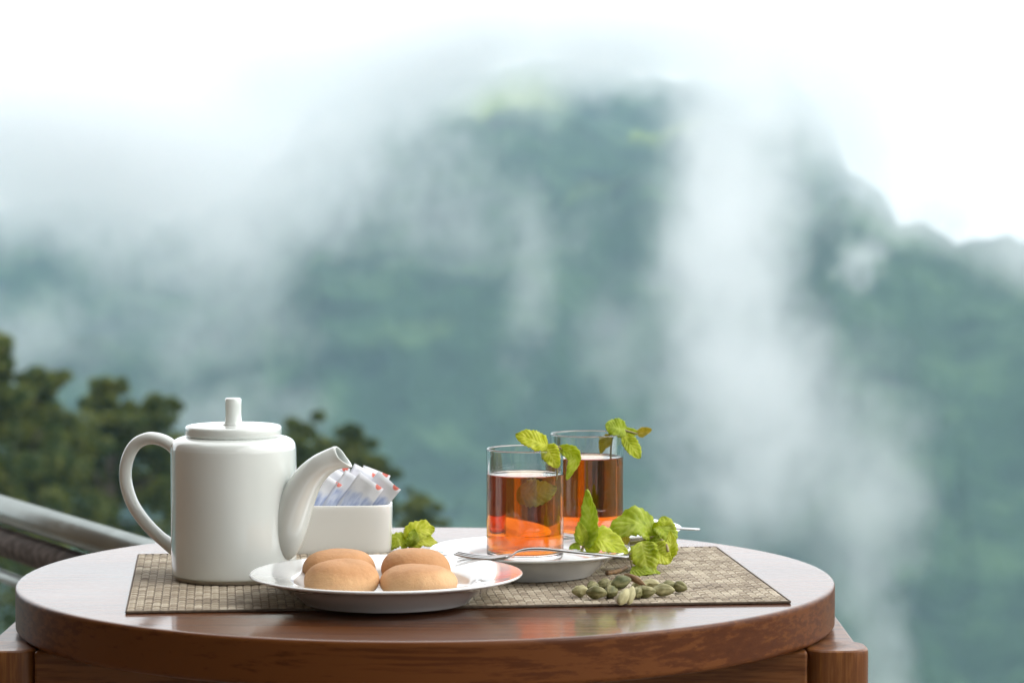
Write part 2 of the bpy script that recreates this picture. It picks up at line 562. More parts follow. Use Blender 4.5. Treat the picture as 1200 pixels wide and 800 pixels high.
# ------------------------------------------------------------------ woven placemat
FL, FR_, BL = at_z(148, 719, 0), at_z(926, 707, 0), at_z(150.5, 652, 0)
ux = (FR_ - FL); MW = ux.length; ux.normalize()
uy = Vector((-ux.y, ux.x, 0)); MD = (BL - FL).dot(uy)
mz = math.atan2(ux.y, ux.x)
pm = thing('placemat', 'beige and brown woven placemat with dark edges lying on the table', 'placemat', (FL.x, FL.y, TZ), mz)
m, nt, p = mat('mat_backing')
c = ramp(nt, noise_fac(nt, coords(nt), 300, 3), [(0.3, (0.060, 0.042, 0.028)), (0.7, (0.13, 0.095, 0.065))])
nt.links.new(c, p.inputs['Base Color']); p.inputs['Roughness'].default_value = 0.85
M_back = m
m, nt, p = mat('woven_strand')
co = coords(nt)
geo = nd(nt, 'ShaderNodeNewGeometry')
mixv = nd(nt, 'ShaderNodeMath', operation='MULTIPLY_ADD')
nt.links.new(geo.outputs['Random Per Island'], mixv.inputs[0]); mixv.inputs[1].default_value = 0.38
nb = noise_fac(nt, co, 22, 3, 0.5, (1, 1.6, 1))
nt.links.new(nb, mixv.inputs[2])
c = ramp(nt, mixv.outputs[0], [(0.38, (0.19, 0.145, 0.10)), (0.68, (0.36, 0.295, 0.21)), (0.98, (0.60, 0.525, 0.40))])
nt.links.new(c, p.inputs['Base Color']); p.inputs['Roughness'].default_value = 0.55
M_weave = m
mesh_obj('backing', *box_vf(0, MW, 0, MD, 0.0004, 0.0011), M_back, pm, smooth=False)
rnd = random.Random(4)
V, F = [], []
ca, cb = 0.0058, 0.0054
nx, ny = int(MW / ca), int(MD / cb)
ca, cb = MW / nx, MD / ny
for i in range(nx):
    for j in range(ny):
        over = (i + j) % 2
        for h in range(2):                                   # two strands side by side in each cell of the weave
            x0, x1 = i * ca - (-0.0001 if over else -0.0006), (i + 1) * ca + (-0.0001 if over else -0.0006)
            x0, x1 = max(0.0005, x0), min(MW - .0005, x1)
            yc = (j + 0.27 + 0.46 * h) * cb + rnd.uniform(-.0002, .0002)
            w = cb * 0.195
            hz = (0.0022 if over else 0.00175) + rnd.uniform(-.0002, .0002)
            b = len(V)
            for t, zz in ((0.0, 0.55), (0.22, 0.92), (0.5, 1.0), (0.78, 0.92), (1.0, 0.55)):
                xx = x0 + (x1 - x0) * t
                z = 0.0009 + (hz - 0.0009) * zz
                V += [(xx, yc - w, 0.0010), (xx, yc - w * .55, z), (xx, yc + w * .55, z), (xx, yc + w, 0.0010)]
            for k in range(4):
                for q in range(3):
                    F.append((b + k * 4 + q, b + (k + 1) * 4 + q, b + (k + 1) * 4 + q + 1, b + k * 4 + q + 1))
            F.append((b + 3, b + 2, b + 1, b)); F.append((b + 16, b + 17, b + 18, b + 19))
o = mesh_obj('weave', V, F, M_weave, pm)
tag(o, kind='stuff')
for (x0, x1, y0, y1) in ((-.0006, MW + .0006, -.0009, 0.0006), (-.0006, MW + .0006, MD - .0006, MD + .0009), (-.0008, 0.0006, 0.0007, MD - .0007), (MW - .0006, MW + .0008, 0.0007, MD - .0007)):
    add_bevel(mesh_obj('hem', *box_vf(x0, x1, y0, y1, 0.0003, 0.0021), M_back, pm, smooth=False), 0.0006, 2)
MATZ = 0.0022

# ------------------------------------------------------------------ teapot
S = 1 / 1550.0
pot_c = at_z(274.5, 676, MATZ)
pot_yaw = R(-24)
tp = thing('teapot', 'white glazed ceramic teapot with curved handle, flat lid and spout', 'teapot', (pot_c.x, pot_c.y, TZ + MATZ), pot_yaw)
body = [(0, 1.2), (62, 1.2), (64, 0), (68, 0), (69, 1.5), (70, 4.0)]
body2 = [(70, 4.0), (72, 5.2), (72.8, 9), (73, 30), (73, 80), (73, 128), (72.9, 148), (72.5, 153), (71.2, 157.5), (68.6, 161), (64, 163.6), (58, 165), (54, 165.5), (52, 164), (51, 158), (58, 150), (66, 135), (68, 100), (68, 12), (0, 9)]
body2 = [body2[0]] + smooth_path(body2[1:13], 60) + body2[13:]
bo = mesh_obj('body', *lathe([(r * S, z * S) for r, z in body2], 96), M_pot, tp, fix=True)
mesh_obj('foot_ring', *lathe([(r * S, z * S) for r, z in body], 96), M_foot, bo, fix=True)
lid = [(0, 160), (50, 160), (53, 164.6), (55.2, 166.2), (56, 167.5), (56, 175), (55.3, 177), (53.5, 178), (49, 178.2), (46.5, 177.6), (44, 177), (30, 177.4), (14, 178.2), (0, 178.6)]
lo = mesh_obj('lid', *lathe([(r * S, z * S) for r, z in lid], 96), M_pot, tp, fix=True)
knob = [(0, 177), (13.5, 177.6), (11.2, 179.5), (10, 183), (9.5, 190), (9.6, 203), (9.6, 207.4), (9.0, 209), (7.5, 209.8), (0, 210)]
mesh_obj('knob', *lathe([(r * S, z * S) for r, z in knob], 40), M_pot, lo, fix=True)
K = S / math.cos(pot_yaw)
def pot_px(x, y): return ((x - 274.5) * K, 0.0, (676 - y) * S)
# spout: outer skin, rounded lip and inner wall as one closed surface
sp = [(329, 653, 4), (334, 642, 15), (339, 622, 20.5), (345, 599, 21.5), (353, 577, 20), (364, 557, 17.4), (377, 543, 15.0), (388, 535.5, 13.6), (396, 531.5, 13.2), (402, 530, 13.4)]
spx = smooth_path(sp, 36)
path = [Vector(pot_px(x, y)) for x, y, r in spx]
n = 36
V, F = [], []
def spout_ring(p, t, r, fl, shear):
    a = Vector((0, 1, 0)); b = t.cross(a)
    for k in range(n):
        q = 2 * math.pi * k / n
        sq = math.sin(q)
        pinch = 1 - 0.5 * shear * max(0, -sq)           # the lower lip narrows to a beak
        off = a * (math.cos(q) * r * fl * pinch) + b * (sq * r)
        V.append(p + off + t * (shear * r * (-sq * (1.55 if sq < 0 else 0.8))))
rows = 0
L = len(path)
for i, p in enumerate(path):
    t = (path[min(i + 1, L - 1)] - path[max(i - 1, 0)]).normalized()
    sh = 0.52 * sstep(L - 7, L - 1, i)
    spout_ring(p, t, spx[i][2] * S * 1.0, 1 - .28 * sstep(L - 12, L - 1, i), sh); rows += 1
t = (path[-1] - path[-2]).normalized()
for (adv, sc) in ((0.0014, 0.99), (0.0018, 0.93), (0.0014, 0.86), (0.0, 0.82)):
    spout_ring(path[-1] + t * adv, t, spx[-1][2] * S * sc, 0.72, 0.52); rows += 1
for i in range(L - 3, 14, -3):
    t2 = (path[min(i + 1, L - 1)] - path[max(i - 1, 0)]).normalized()
    spout_ring(path[i], t2, spx[i][2] * S * 0.80, 1 - .28 * sstep(L - 12, L - 1, i), 0.45 * sstep(L - 7, L - 1, i)); rows += 1
for i in range(rows - 1):
    for k in range(n):
        j = (k + 1) % n
        F.append((i * n + k, i * n + j, (i + 1) * n + j, (i + 1) * n + k))
F.append(tuple(range(n))[::-1]); F.append(tuple(range((rows - 1) * n, rows * n)))
mesh_obj('spout', V, F, M_pot, tp, fix=True)
hp = [(216, 556), (208, 541), (201.5, 528), (188, 519.5), (170, 517.5), (153, 526), (142.5, 545), (140.5, 568), (147, 592), (160, 612), (178, 630), (196, 643), (214, 653)]
hpx = smooth_path(hp, 60)
hr = [S * (7.3 + 2.5 * sstep(50, 59, i) + 1.0 * sstep(10, 0, i)) for i in range(60)]
mesh_obj('handle', *tube([pot_px(x, y) for x, y in hpx], hr, 20, flat=1.12), M_pot, tp, fix=True)

# ------------------------------------------------------------------ plates
def plate(name, label, cx, cy_px, r_px, scale, foot, z0, group=None, lift=0.0):
    c = at_z(cx, cy_px, z0)
    R_ = r_px / scale
    k = R_ / 0.097
    pts = [(0, .0030), (foot - .004, .0030), (foot - .003, 0), (foot, 0), (foot + .0015, .002)]
    pts += [(foot + .010 * k, .0075), (R_ - .012, .0155), (R_ - .003, .0178)]
    pts += [(R_ - .0008, .0186), (R_, .0196), (R_ - .0006, .0206), (R_ - .003, .0205)]
    pts += [(R_ - .010, .0192), (R_ * .74, .0168), (R_ * .69, .0158), (R_ * .655, .0138 + lift * .3), (R_ * .62, .0085 + lift * .8), (R_ * .57, .0062 + lift), (R_ * .4, .0056 + lift), (0, .0054 + lift)]
    V, F = lathe(pts, 112)
    o = mesh_obj(name, V, F, M_china, None, fix=True, loc=(c.x, c.y, TZ + z0))
    sb = o.modifiers.new('sub', 'SUBSURF'); sb.levels = 1; sb.render_levels = 2
    tag(o, label, 'plate', group)
    return o
cookie_plate = plate('plate', 'white rimmed china plate carrying four round biscuits', 452.5, 703.5, 159.5, 1638, 0.061, 0.0023)

m, nt, p = mat('biscuit')
co = coords(nt)
geo = nd(nt, 'ShaderNodeNewGeometry')
sepn = nd(nt, 'ShaderNodeSeparateXYZ'); nt.links.new(co, sepn.inputs[0])
mrz = nd(nt, 'ShaderNodeMapRange'); mrz.inputs[1].default_value = 0.002; mrz.inputs[2].default_value = 0.026
nt.links.new(sepn.outputs[2], mrz.inputs[0])
mm = nd(nt, 'ShaderNodeMath', operation='MULTIPLY_ADD'); mm.inputs[1].default_value = 0.55
oib = nd(nt, 'ShaderNodeObjectInfo'); nt.links.new(noise_fac(nt, co, 55, 6, 0.6), mm.inputs[0])
br = nd(nt, 'ShaderNodeMath', operation='MULTIPLY_ADD'); nt.links.new(oib.outputs['Color'], br.inputs[0]); br.inputs[1].default_value = 0.5; nt.links.new(mrz.outputs[0], br.inputs[2]); nt.links.new(br.outputs[0], mm.inputs[2])
c = ramp(nt, mm.outputs[0], [(0.25, (0.72, 0.48, 0.27)), (0.8, (0.66, 0.385, 0.185)), (1.0, (0.52, 0.265, 0.11))])
nt.links.new(c, p.inputs['Base Color']); p.inputs['Roughness'].default_value = 0.7
p.inputs['Subsurface Weight'].default_value = 0.12; p.inputs['Subsurface Radius'].default_value = (0.004, 0.002, 0.001)
nb = noise_fac(nt, co, 420, 5, 0.65)
vo = nd(nt, 'ShaderNodeTexNoise'); vo.inputs['Scale'].default_value = 90; vo.inputs['Detail'].default_value = 6; nt.links.new(co, vo.inputs['Vector'])
su = nd(nt, 'ShaderNodeMath', operation='MULTIPLY_ADD'); su.inputs[1].default_value = 2.0
nt.links.new(vo.outputs[0], su.inputs[0]); nt.links.new(nb, su.inputs[2])
bump(nt, p, su.outputs[0], 0.6, 0.0010)
M_biscuit = m

def biscuit(x, y, rx, h, z0, seed, label, tilt=(0, 0)):
    V, F = [], []
    prof = [(0, 0.0), (.55, 0.0), (.74, .03), (.88, .12), (.97, .26), (1.0, .40), (.985, .52), (.93, .67), (.83, .80), (.69, .905), (.50, .965), (.28, .995), (0, 1.0)]
    V, F = lathe(prof, 56)
    W = []
    for (a, b, z) in V:
        q = Vector((a * 1.4 + seed * 7.1, b * 1.4, z * .8))
        n1 = noise.noise(q) * 0.05 + noise.noise(q * 3.1) * 0.016
        W.append((a * rx * (1 + n1), b * rx * .96 * (1 + n1), max(0, z) * h * (1 + n1 * .8 * (z > .3))))
    c = at_z(x, y, z0)
    o = mesh_obj('biscuit', W, F, M_biscuit, None, fix=True, loc=(c.x, c.y, TZ + z0))
    o.rotation_euler = (R(tilt[0]), R(tilt[1]), seed * 1.3)
    bc = {1: .75, 2: .6, 3: .05, 4: .0}[seed]
    o.color = (bc, bc, bc, 1)
    s = o.modifiers.new('sub', 'SUBSURF'); s.levels = 1; s.render_levels = 2
    tag(o, label, 'biscuit', 'biscuits on the white plate')
    return o
BZ = 0.0084
biscuit(397.5, 684, .0280, .0255, BZ, 1, 'browner biscuit beside the teapot spout, half hidden by a paler biscuit', (0, 0))
biscuit(487.5, 684, .0262, .0258, BZ, 2, 'browner biscuit beside the small mint sprig with a paler biscuit against it', (0, 0))
biscuit(400, 697, .0268, .0250, BZ, 3, 'tall pale golden biscuit on the teapot side of the plate', (0, 0))
biscuit(490.5, 697, .0285, .0215, BZ, 4, 'low wide pale biscuit beside the empty side of the plate well', (0, 0))

saucer_c = at_z(621.5, 672.5, 0.0023)
saucer1 = plate('saucer', 'white china saucer next to the biscuit plate, under a tea glass and fork', 621.5, 672.5, 117, 1532, 0.047, 0.0023, 'saucers under the tea glasses', 0.0042)
saucer2 = plate('saucer', 'white china saucer farther from the biscuits, mostly hidden behind mint', 690, 646, 108, 1441, 0.047, 0.0023, 'saucers under the tea glasses', 0.0042)
SC1 = saucer1.location.copy(); SC2 = saucer2.location.copy()

# ------------------------------------------------------------------ glasses of tea
def make_glass_mats():
    g = bpy.data.materials.new('clear_glass'); g.use_nodes = True
    nt = g.node_tree; nt.nodes.clear()
    out = nt.nodes.new('ShaderNodeOutputMaterial')
    b = nt.nodes.new('ShaderNodeBsdfGlass'); b.inputs['IOR'].default_value = 1.5; b.inputs['Roughness'].default_value = 0.0
    b.inputs['Color'].default_value = (0.985, 0.995, 0.99, 1)
    nt.links.new(b.outputs[0], out.inputs['Surface'])
    t = bpy.data.materials.new('tea'); t.use_nodes = True
    nt = t.node_tree; nt.nodes.clear()
    out = nt.nodes.new('ShaderNodeOutputMaterial')
    b = nt.nodes.new('ShaderNodeBsdfGlass'); b.inputs['IOR'].default_value = 1.33; b.inputs['Roughness'].default_value = 0.0
    b.inputs['Color'].default_value = (1, 1, 1, 1)
    nt.links.new(b.outputs[0], out.inputs['Surface'])
    va = nt.nodes.new('ShaderNodeVolumeAbsorption')
    va.inputs['Color'].default_value = (0.957, 0.615, 0.0, 1); va.inputs['Density'].default_value = 96
    nt.links.new(va.outputs[0], out.inputs['Volume'])
    return g, t
M_glass, M_tea = make_glass_mats()

def glass_of_tea(c, r, h, level, glabel, tlabel):
    zb = TZ + 0.0023 + 0.0057 + 0.0042
    w = 0.0017
    rr = r
    pts = [(0, .0006), (rr - .008, .0006), (rr - .006, .0005), (rr - .0035, 0), (rr - .0018, .0005), (rr - .0006, .0022), (rr - .00005, .0042), (rr, .0052), (rr, .0062), (rr, h * .5), (rr, h - .0026), (rr, h - .0018), (rr, h - .001), (rr - w * .067, h - w * .31), (rr - w * .25, h - w * .10), (rr - w * .5, h), (rr - w * .75, h - w * .10), (rr - w * .933, h - w * .31), (rr - w, h - .001), (rr - w, h - .0018), (rr - w, h - .0026), (rr - w, h * .5),
           (rr - w, .0105), (rr - w, .0095), (rr - w, .0088), (rr - w - .0012, .0068), (rr - w - .004, .0058), (rr - w - .006, .0055), (rr - w - .008, .0054), (0, .0054)]
    V, F = lathe(pts, 128)
    g = mesh_obj('tea_glass', V, F, M_glass, None, fix=True, loc=(c.x, c.y, zb))
    tag(g, glabel, 'glass', 'straight glasses of tea')
    ri = rr - w + 0.00012
    tp_ = [(0, .0053), (ri - .008, .0053), (ri - .006, .0054), (ri - .004, .0057), (ri - .0012, .0067), (ri, .0087), (ri, .0095), (ri, .0105), (ri, level * .5), (ri, level - .001), (ri, level), (ri, level + .0009), (ri - .0005, level + .0004), (ri - .0012, level + .0001), (ri - .002, level), (ri - .003, level - .0001), (ri - .005, level - .0001), (0, level - .0001)]
    V, F = lathe(tp_, 128)
    t = mesh_obj('tea', V, F, M_tea, None, fix=True, loc=(c.x, c.y, zb))
    tag(t, tlabel, 'tea', 'amber tea in the glasses')
    return zb
G1 = Vector((at_y(615.5, 600, SC1.y).x, SC1.y + .012, 0)); G2 = Vector((at_y(688, 600, SC2.y).x, SC2.y + .008, 0))
GR, GH = 0.0294, 0.0850
zb = glass_of_tea(G1, GR, GH, 0.0648, 'clear straight tea glass nearer the biscuits with three mint leaves over its rim', 'amber orange tea with a leaf sunk below its surface')
glass_of_tea(G2, GR, GH, 0.0655, 'clear straight tea glass farther from the biscuits, behind the upright mint leaf', 'darker clear tea without a sunken leaf, in the glass farther from the biscuits')

# ------------------------------------------------------------------ forks
def fork(a, b, label, depth_turn=0.0):      # a: tine tips, b: end of the handle (world points)
    L = (b - a).length
    d = (b - a).normalized()
    rz = math.atan2(d.y, d.x)
    ry = -math.asin(d.z)
    f = thing('fork', label, 'fork', a, 0, 'small steel forks on the saucers')
    f.rotation_euler = (0, ry, rz)
    # handle with arched neck, as a swept flat bar
    st = [(0.30, 0.0095, .0018, -.0012), (.335, .0088, .0019, .0008), (.37, .005, .0024, .0034), (.43, .0031, .0027, .0048), (.52, .0029, .0026, .0050), (.66, .0036, .0023, .0034), (.82, .0050, .0019, .0018), (.94, .0056, .0017, .0006), (.985, .0045, .0016, .0003), (1.0, .0022, .0014, .0002)]
    V, F, n = [], [], 12
    for (t, w, th, z) in smooth_path(st, 40):
        for k in range(n):
            q = 2 * math.pi * k / n
            V.append((t * L, math.cos(q) * w, z + math.sin(q) * th * .5))
    for i in range(39):
        for k in range(n):
            j = (k + 1) % n
            F.append((i * n + k, i * n + j, (i + 1) * n + j, (i + 1) * n + k))
    F.append(tuple(range(n))[::-1]); F.append(tuple(range(39 * n, 40 * n)))
    mesh_obj('handle', V, F, M_cutlery, f, fix=True)
    for k in range(3):
        yo = (k - 1) * 0.0068
        pth = smooth_path([(0.315 * L, yo * .95, -.0006), (.22 * L, yo, -.0024), (.10 * L, yo * .98, -.0016), (0, yo * .92, .0008)], 12)
        mesh_obj('tine', *tube(pth, [.0019 - .0010 * (i / 11) ** 2 for i in range(12)], 8, flat=0.75, up=Vector((0, 0, 1))), M_cutlery, f, fix=True)
    return f
rim_z = 0.0023 + 0.0206
fork(at_z(534, 649, rim_z + .0022), at_z(737, 652.5, rim_z + .0036), 'small steel fork laid whole across the saucer next to the biscuit plate')
fork(at_z(655, 626, rim_z + .0024), at_z(820, 620, rim_z + .0046), 'small steel fork mostly hidden behind mint, only its handle end showing')

# ------------------------------------------------------------------ sugar caddy and sachets
cd_r = at_z(461, 645, 0)
CW, CD, CH = 0.098, 0.050, 0.0405
cfront = at_z(440, 651.5, 0)
cc = Vector((cd_r.x - CW / 2, cfront.y + CD / 2, TZ + 0.0002))
def rr_ring(w, d, n=72, ex=4.0):
    out = []
    for k in range(n):
        a = 2 * math.pi * k / n
        ca, sa = math.cos(a), math.sin(a)
        out.append((math.copysign(abs(ca) ** (2 / ex), ca) * w / 2, math.copysign(abs(sa) ** (2 / ex), sa) * d / 2))
    return out
rows = [(.90, .88, 0), (.96, .955, .0008), (.985, .98, .003), (.99, .985, .02), (1, 1, CH - .0022), (.995, .992, CH - .0006), (.975, .96, CH), (.955, .92, CH - .0005), (.945, .90, CH - .0022), (.94, .89, .01), (.90, .84, .005)]
V, F, n = [], [], 72
for sx, sy, z in rows:
    V += [(x, y, z) for x, y in rr_ring(CW * sx, CD * sy)]
for i in range(len(rows) - 1):
    for k in range(n):
        j = (k + 1) % n
        F.append((i * n + k, i * n + j, (i + 1) * n + j, (i + 1) * n + k))
F.append(tuple(range(n))[::-1]); F.append(tuple(range((len(rows) - 1) * n, len(rows) * n)))
o = mesh_obj('sugar_caddy', V, F, M_caddy, None, fix=True, loc=cc)
o.rotation_euler = (0, 0, R(2))
e = o.modifiers.new('sub', 'SUBSURF'); e.levels = 1; e.render_levels = 1
tag(o, 'cream white oblong ceramic caddy filled with paper sachets behind the teapot', 'caddy')

m, nt, p = mat('sachet_paper')
co = coords(nt)
sx_ = nd(nt, 'ShaderNodeSeparateXYZ'); nt.links.new(co, sx_.inputs[0])
oi = nd(nt, 'ShaderNodeObjectInfo')
# printed pale blue lower panel and red mark near a top corner
zl = nd(nt, 'ShaderNodeMapRange'); zl.inputs[1].default_value = 0.046; zl.inputs[2].default_value = 0.040
nz = nd(nt, 'ShaderNodeMath', operation='MULTIPLY_ADD'); nt.links.new(noise_fac(nt, co, 120, 2), nz.inputs[0]); nz.inputs[1].default_value = .012; nt.links.new(sx_.outputs[2], nz.inputs[2])
nt.links.new(nz.outputs[0], zl.inputs[0])
stripes = ramp(nt, noise_fac(nt, co, 260, 4, .6, (1, 1, .12)), [(0.35, (0.30, 0.38, 0.62)), (0.55, (0.62, 0.69, 0.86)), (0.7, (0.80, 0.83, 0.90))])
mxa = nd(nt, 'ShaderNodeMix', data_type='RGBA'); mxa.inputs[6].default_value = (0.80, 0.82, 0.86, 1)
nt.links.new(zl.outputs[0], mxa.inputs[0]); nt.links.new(stripes, mxa.inputs[7])
vm = nd(nt, 'ShaderNodeVectorMath', operation='MULTIPLY_ADD')
nt.links.new(co, vm.inputs[0]); vm.inputs[1].default_value = (1, 0, 0.8); vm.inputs[2].default_value = (-0.0075, 0, -0.0415)
vl = nd(nt, 'ShaderNodeVectorMath', operation='LENGTH'); nt.links.new(vm.outputs[0], vl.inputs[0])
rd = nd(nt, 'ShaderNodeMapRange'); rd.inputs[1].default_value = 0.0030; rd.inputs[2].default_value = 0.0023
nt.links.new(vl.outputs['Value'], rd.inputs[0])
mxb = nd(nt, 'ShaderNodeMix', data_type='RGBA'); mxb.inputs[7].default_value = (0.72, 0.17, 0.12, 1)
nt.links.new(rd.outputs[0], mxb.inputs[0]); nt.links.new(mxa.outputs[2], mxb.inputs[6])
nt.links.new(mxb.outputs[2], p.inputs['Base Color']); p.inputs['Roughness'].default_value = 0.45
p.inputs['Subsurface Weight'].default_value = 0.15; p.inputs['Subsurface Radius'].default_value = (.002, .002, .002)
M_sachet = m
def sachet(x, y, rz, lean, roll, h, seed, label):
    rn = random.Random(seed)
    nu, nv = 10, 14
    W, H = 0.0235, 0.058
    V, F = [], []
    for side in (1, -1):
        for j in range(nv + 1):
            for i in range(nu + 1):
                u, v = i / nu, j / nv
                fat = (math.sin(math.pi * u) ** .7) * (math.sin(math.pi * min(1, max(0, (v - .06) / .80))) ** .7 if .06 < v < .86 else 0) * 0.0021
                wave = 0.0011 * math.sin(v * 7 + seed) * math.sin(u * 5 + seed * 2) + noise.noise(Vector((u * 3, v * 4, seed))) * .0016
                V.append(((u - .5) * W, side * (fat + .00012) + wave, (v) * H - .006))
    m_ = (nu + 1) * (nv + 1)
    for s in range(2):
        for j in range(nv):
            for i in range(nu):
                a = s * m_ + j * (nu + 1) + i
                q = (a, a + 1, a + nu + 2, a + nu + 1)
                F.append(q if s else q[::-1])
    for j in range(nv):
        a = j * (nu + 1); F.append((a, a + nu + 1, a + nu + 1 + m_, a + m_)); a += nu; F.append((a + m_, a + nu + 1 + m_, a + nu + 1, a))
    for i in range(nu):
        a = nv * (nu + 1) + i; F.append((a, a + 1, a + 1 + m_, a + m_)); F.append((i + m_, i + 1 + m_, i + 1, i))
    o = mesh_obj('sugar_sachet', V, F, M_sachet, None, fix=True)
    o.matrix_world = Matrix.Translation(cc + Vector((x, y, h))) @ Matrix.Rotation(R(rz), 4, 'Z') @ Matrix.Rotation(R(lean), 4, 'X') @ Matrix.Rotation(R(roll), 4, 'Y')
    tag(o, label, 'sachet', 'paper sachets standing in the caddy')
    return o
SL = 'white and pale blue paper sachet with a red mark standing in the caddy'
for i, (x, y, rz, lean, roll, h) in enumerate([(.015, -.004, -12, 4, 40, .0200), (.017, .006, 8, -4, 22, .0170), (.003, -.010, -8, 4, 36, .0180), (.004, .003, 6, -3, 28, .0200),
                                              (-.008, -.008, 4, 3, 34, .0180), (-.010, .010, -6, -4, 14, .0190), (-.018, -.003, 6, 0, 30, .0200), (-.026, .008, -4, -3, 20, .0200), (-.029, -.009, 5, 3, 34, .0180)]):
    sachet(x, y, rz, lean, roll, h, i + 1, {0: 'white paper sachet with red mark leaning over the caddy end beside the mint'}.get(i, SL))

# ------------------------------------------------------------------ mint
def leaf_mat(name, lo, mid, hi):
    m = bpy.data.materials.new(name); m.use_nodes = True
    nt = m.node_tree
    p = nt.nodes['Principled BSDF']; out = nt.nodes['Material Output']
    uv = nd(nt, 'ShaderNodeAttribute', attribute_name='leaf_uv')
    sep = nd(nt, 'ShaderNodeSeparateXYZ'); nt.links.new(uv.outputs['Vector'], sep.inputs[0])
    # side veins: repeating along t - 0.35*|v|
    ab = nd(nt, 'ShaderNodeMath', operation='ABSOLUTE'); nt.links.new(sep.outputs[1], ab.inputs[0])
    k = nd(nt, 'ShaderNodeMath', operation='MULTIPLY_ADD'); nt.links.new(ab.outputs[0], k.inputs[0]); k.inputs[1].default_value = -0.22; nt.links.new(sep.outputs[0], k.inputs[2])
    k2 = nd(nt, 'ShaderNodeMath', operation='MULTIPLY'); nt.links.new(k.outputs[0], k2.inputs[0]); k2.inputs[1].default_value = 9 * math.pi
    sn = nd(nt, 'ShaderNodeMath', operation='SINE'); nt.links.new(k2.outputs[0], sn.inputs[0])
    sa = nd(nt, 'ShaderNodeMath', operation='ABSOLUTE'); nt.links.new(sn.outputs[0], sa.inputs[0])
    mid_v = nd(nt, 'ShaderNodeMapRange'); nt.links.new(ab.outputs[0], mid_v.inputs[0]); mid_v.inputs[1].default_value = 0.0; mid_v.inputs[2].default_value = 0.16
    mul = nd(nt, 'ShaderNodeMath', operation='MULTIPLY'); nt.links.new(sa.outputs[0], mul.inputs[0]); nt.links.new(mid_v.outputs[0], mul.inputs[1])
    co = coords(nt)
    n1 = noise_fac(nt, co, 160, 4)
    mm = nd(nt, 'ShaderNodeMath', operation='MULTIPLY_ADD'); nt.links.new(mul.outputs[0], mm.inputs[0]); mm.inputs[1].default_value = -0.15
    nt.links.new(n1, mm.inputs[2])
    c = ramp(nt, mm.outputs[0], [(0.10, lo), (0.36, mid), (0.62, hi)])
    oi = nd(nt, 'ShaderNodeObjectInfo'); hs = nd(nt, 'ShaderNodeHueSaturation')
    vr = nd(nt, 'ShaderNodeMapRange'); vr.inputs[3].default_value = 0.92; vr.inputs[4].default_value = 1.18; nt.links.new(oi.outputs['Random'], vr.inputs[0]); nt.links.new(vr.outputs[0], hs.inputs['Value'])
    hr_ = nd(nt, 'ShaderNodeMapRange'); hr_.inputs[3].default_value = 0.502; hr_.inputs[4].default_value = 0.478; nt.links.new(oi.outputs['Random'], hr_.inputs[0]); nt.links.new(hr_.outputs[0], hs.inputs['Hue'])
    nt.links.new(c, hs.inputs['Color']); c = hs.outputs[0]
    nt.links.new(c, p.inputs['Base Color'])
    p.inputs['Roughness'].default_value = 0.42
    hsum = nd(nt, 'ShaderNodeMath', operation='MULTIPLY_ADD'); nt.links.new(n1, hsum.inputs[0]); hsum.inputs[1].default_value = 0.7; nt.links.new(mul.outputs[0], hsum.inputs[2])
    bump(nt, p, hsum.outputs[0], 0.5, 0.0010)
    tr = nt.nodes.new('ShaderNodeBsdfTranslucent')
    g = nd(nt, 'ShaderNodeMix', data_type='RGBA', blend_type='MULTIPLY'); g.inputs[0].default_value = 1.0; g.inputs[7].default_value = (1.0, 1.0, 0.55, 1)
    nt.links.new(c, g.inputs[6]); nt.links.new(g.outputs[2], tr.inputs['Color'])
    mx = nt.nodes.new('ShaderNodeMixShader'); mx.inputs[0].default_value = 0.55
    nt.links.new(p.outputs[0], mx.inputs[1]); nt.links.new(tr.outputs[0], mx.inputs[2])
    nt.links.new(mx.outputs[0], out.inputs['Surface'])
    return m
M_leaf = leaf_mat('mint_leaf', (0.30, 0.40, 0.014), (0.52, 0.63, 0.045), (0.68, 0.76, 0.17))
M_leaf2 = leaf_mat('old_mint_leaf', (0.36, 0.33, 0.04), (0.60, 0.54, 0.08), (0.74, 0.66, 0.18))
M_leaf3 = leaf_mat('steeped_mint_leaf', (0.60, 0.52, 0.06), (0.82, 0.72, 0.14), (0.9, 0.82, 0.25))
m, nt, p = mat('mint_stem')
c = ramp(nt, noise_fac(nt, coords(nt), 120, 4), [(0.3, (0.24, 0.20, 0.09)), (0.7, (0.42, 0.34, 0.18))])
nt.links.new(c, p.inputs['Base Color']); p.inputs['Roughness'].default_value = 0.6
M_stem = m

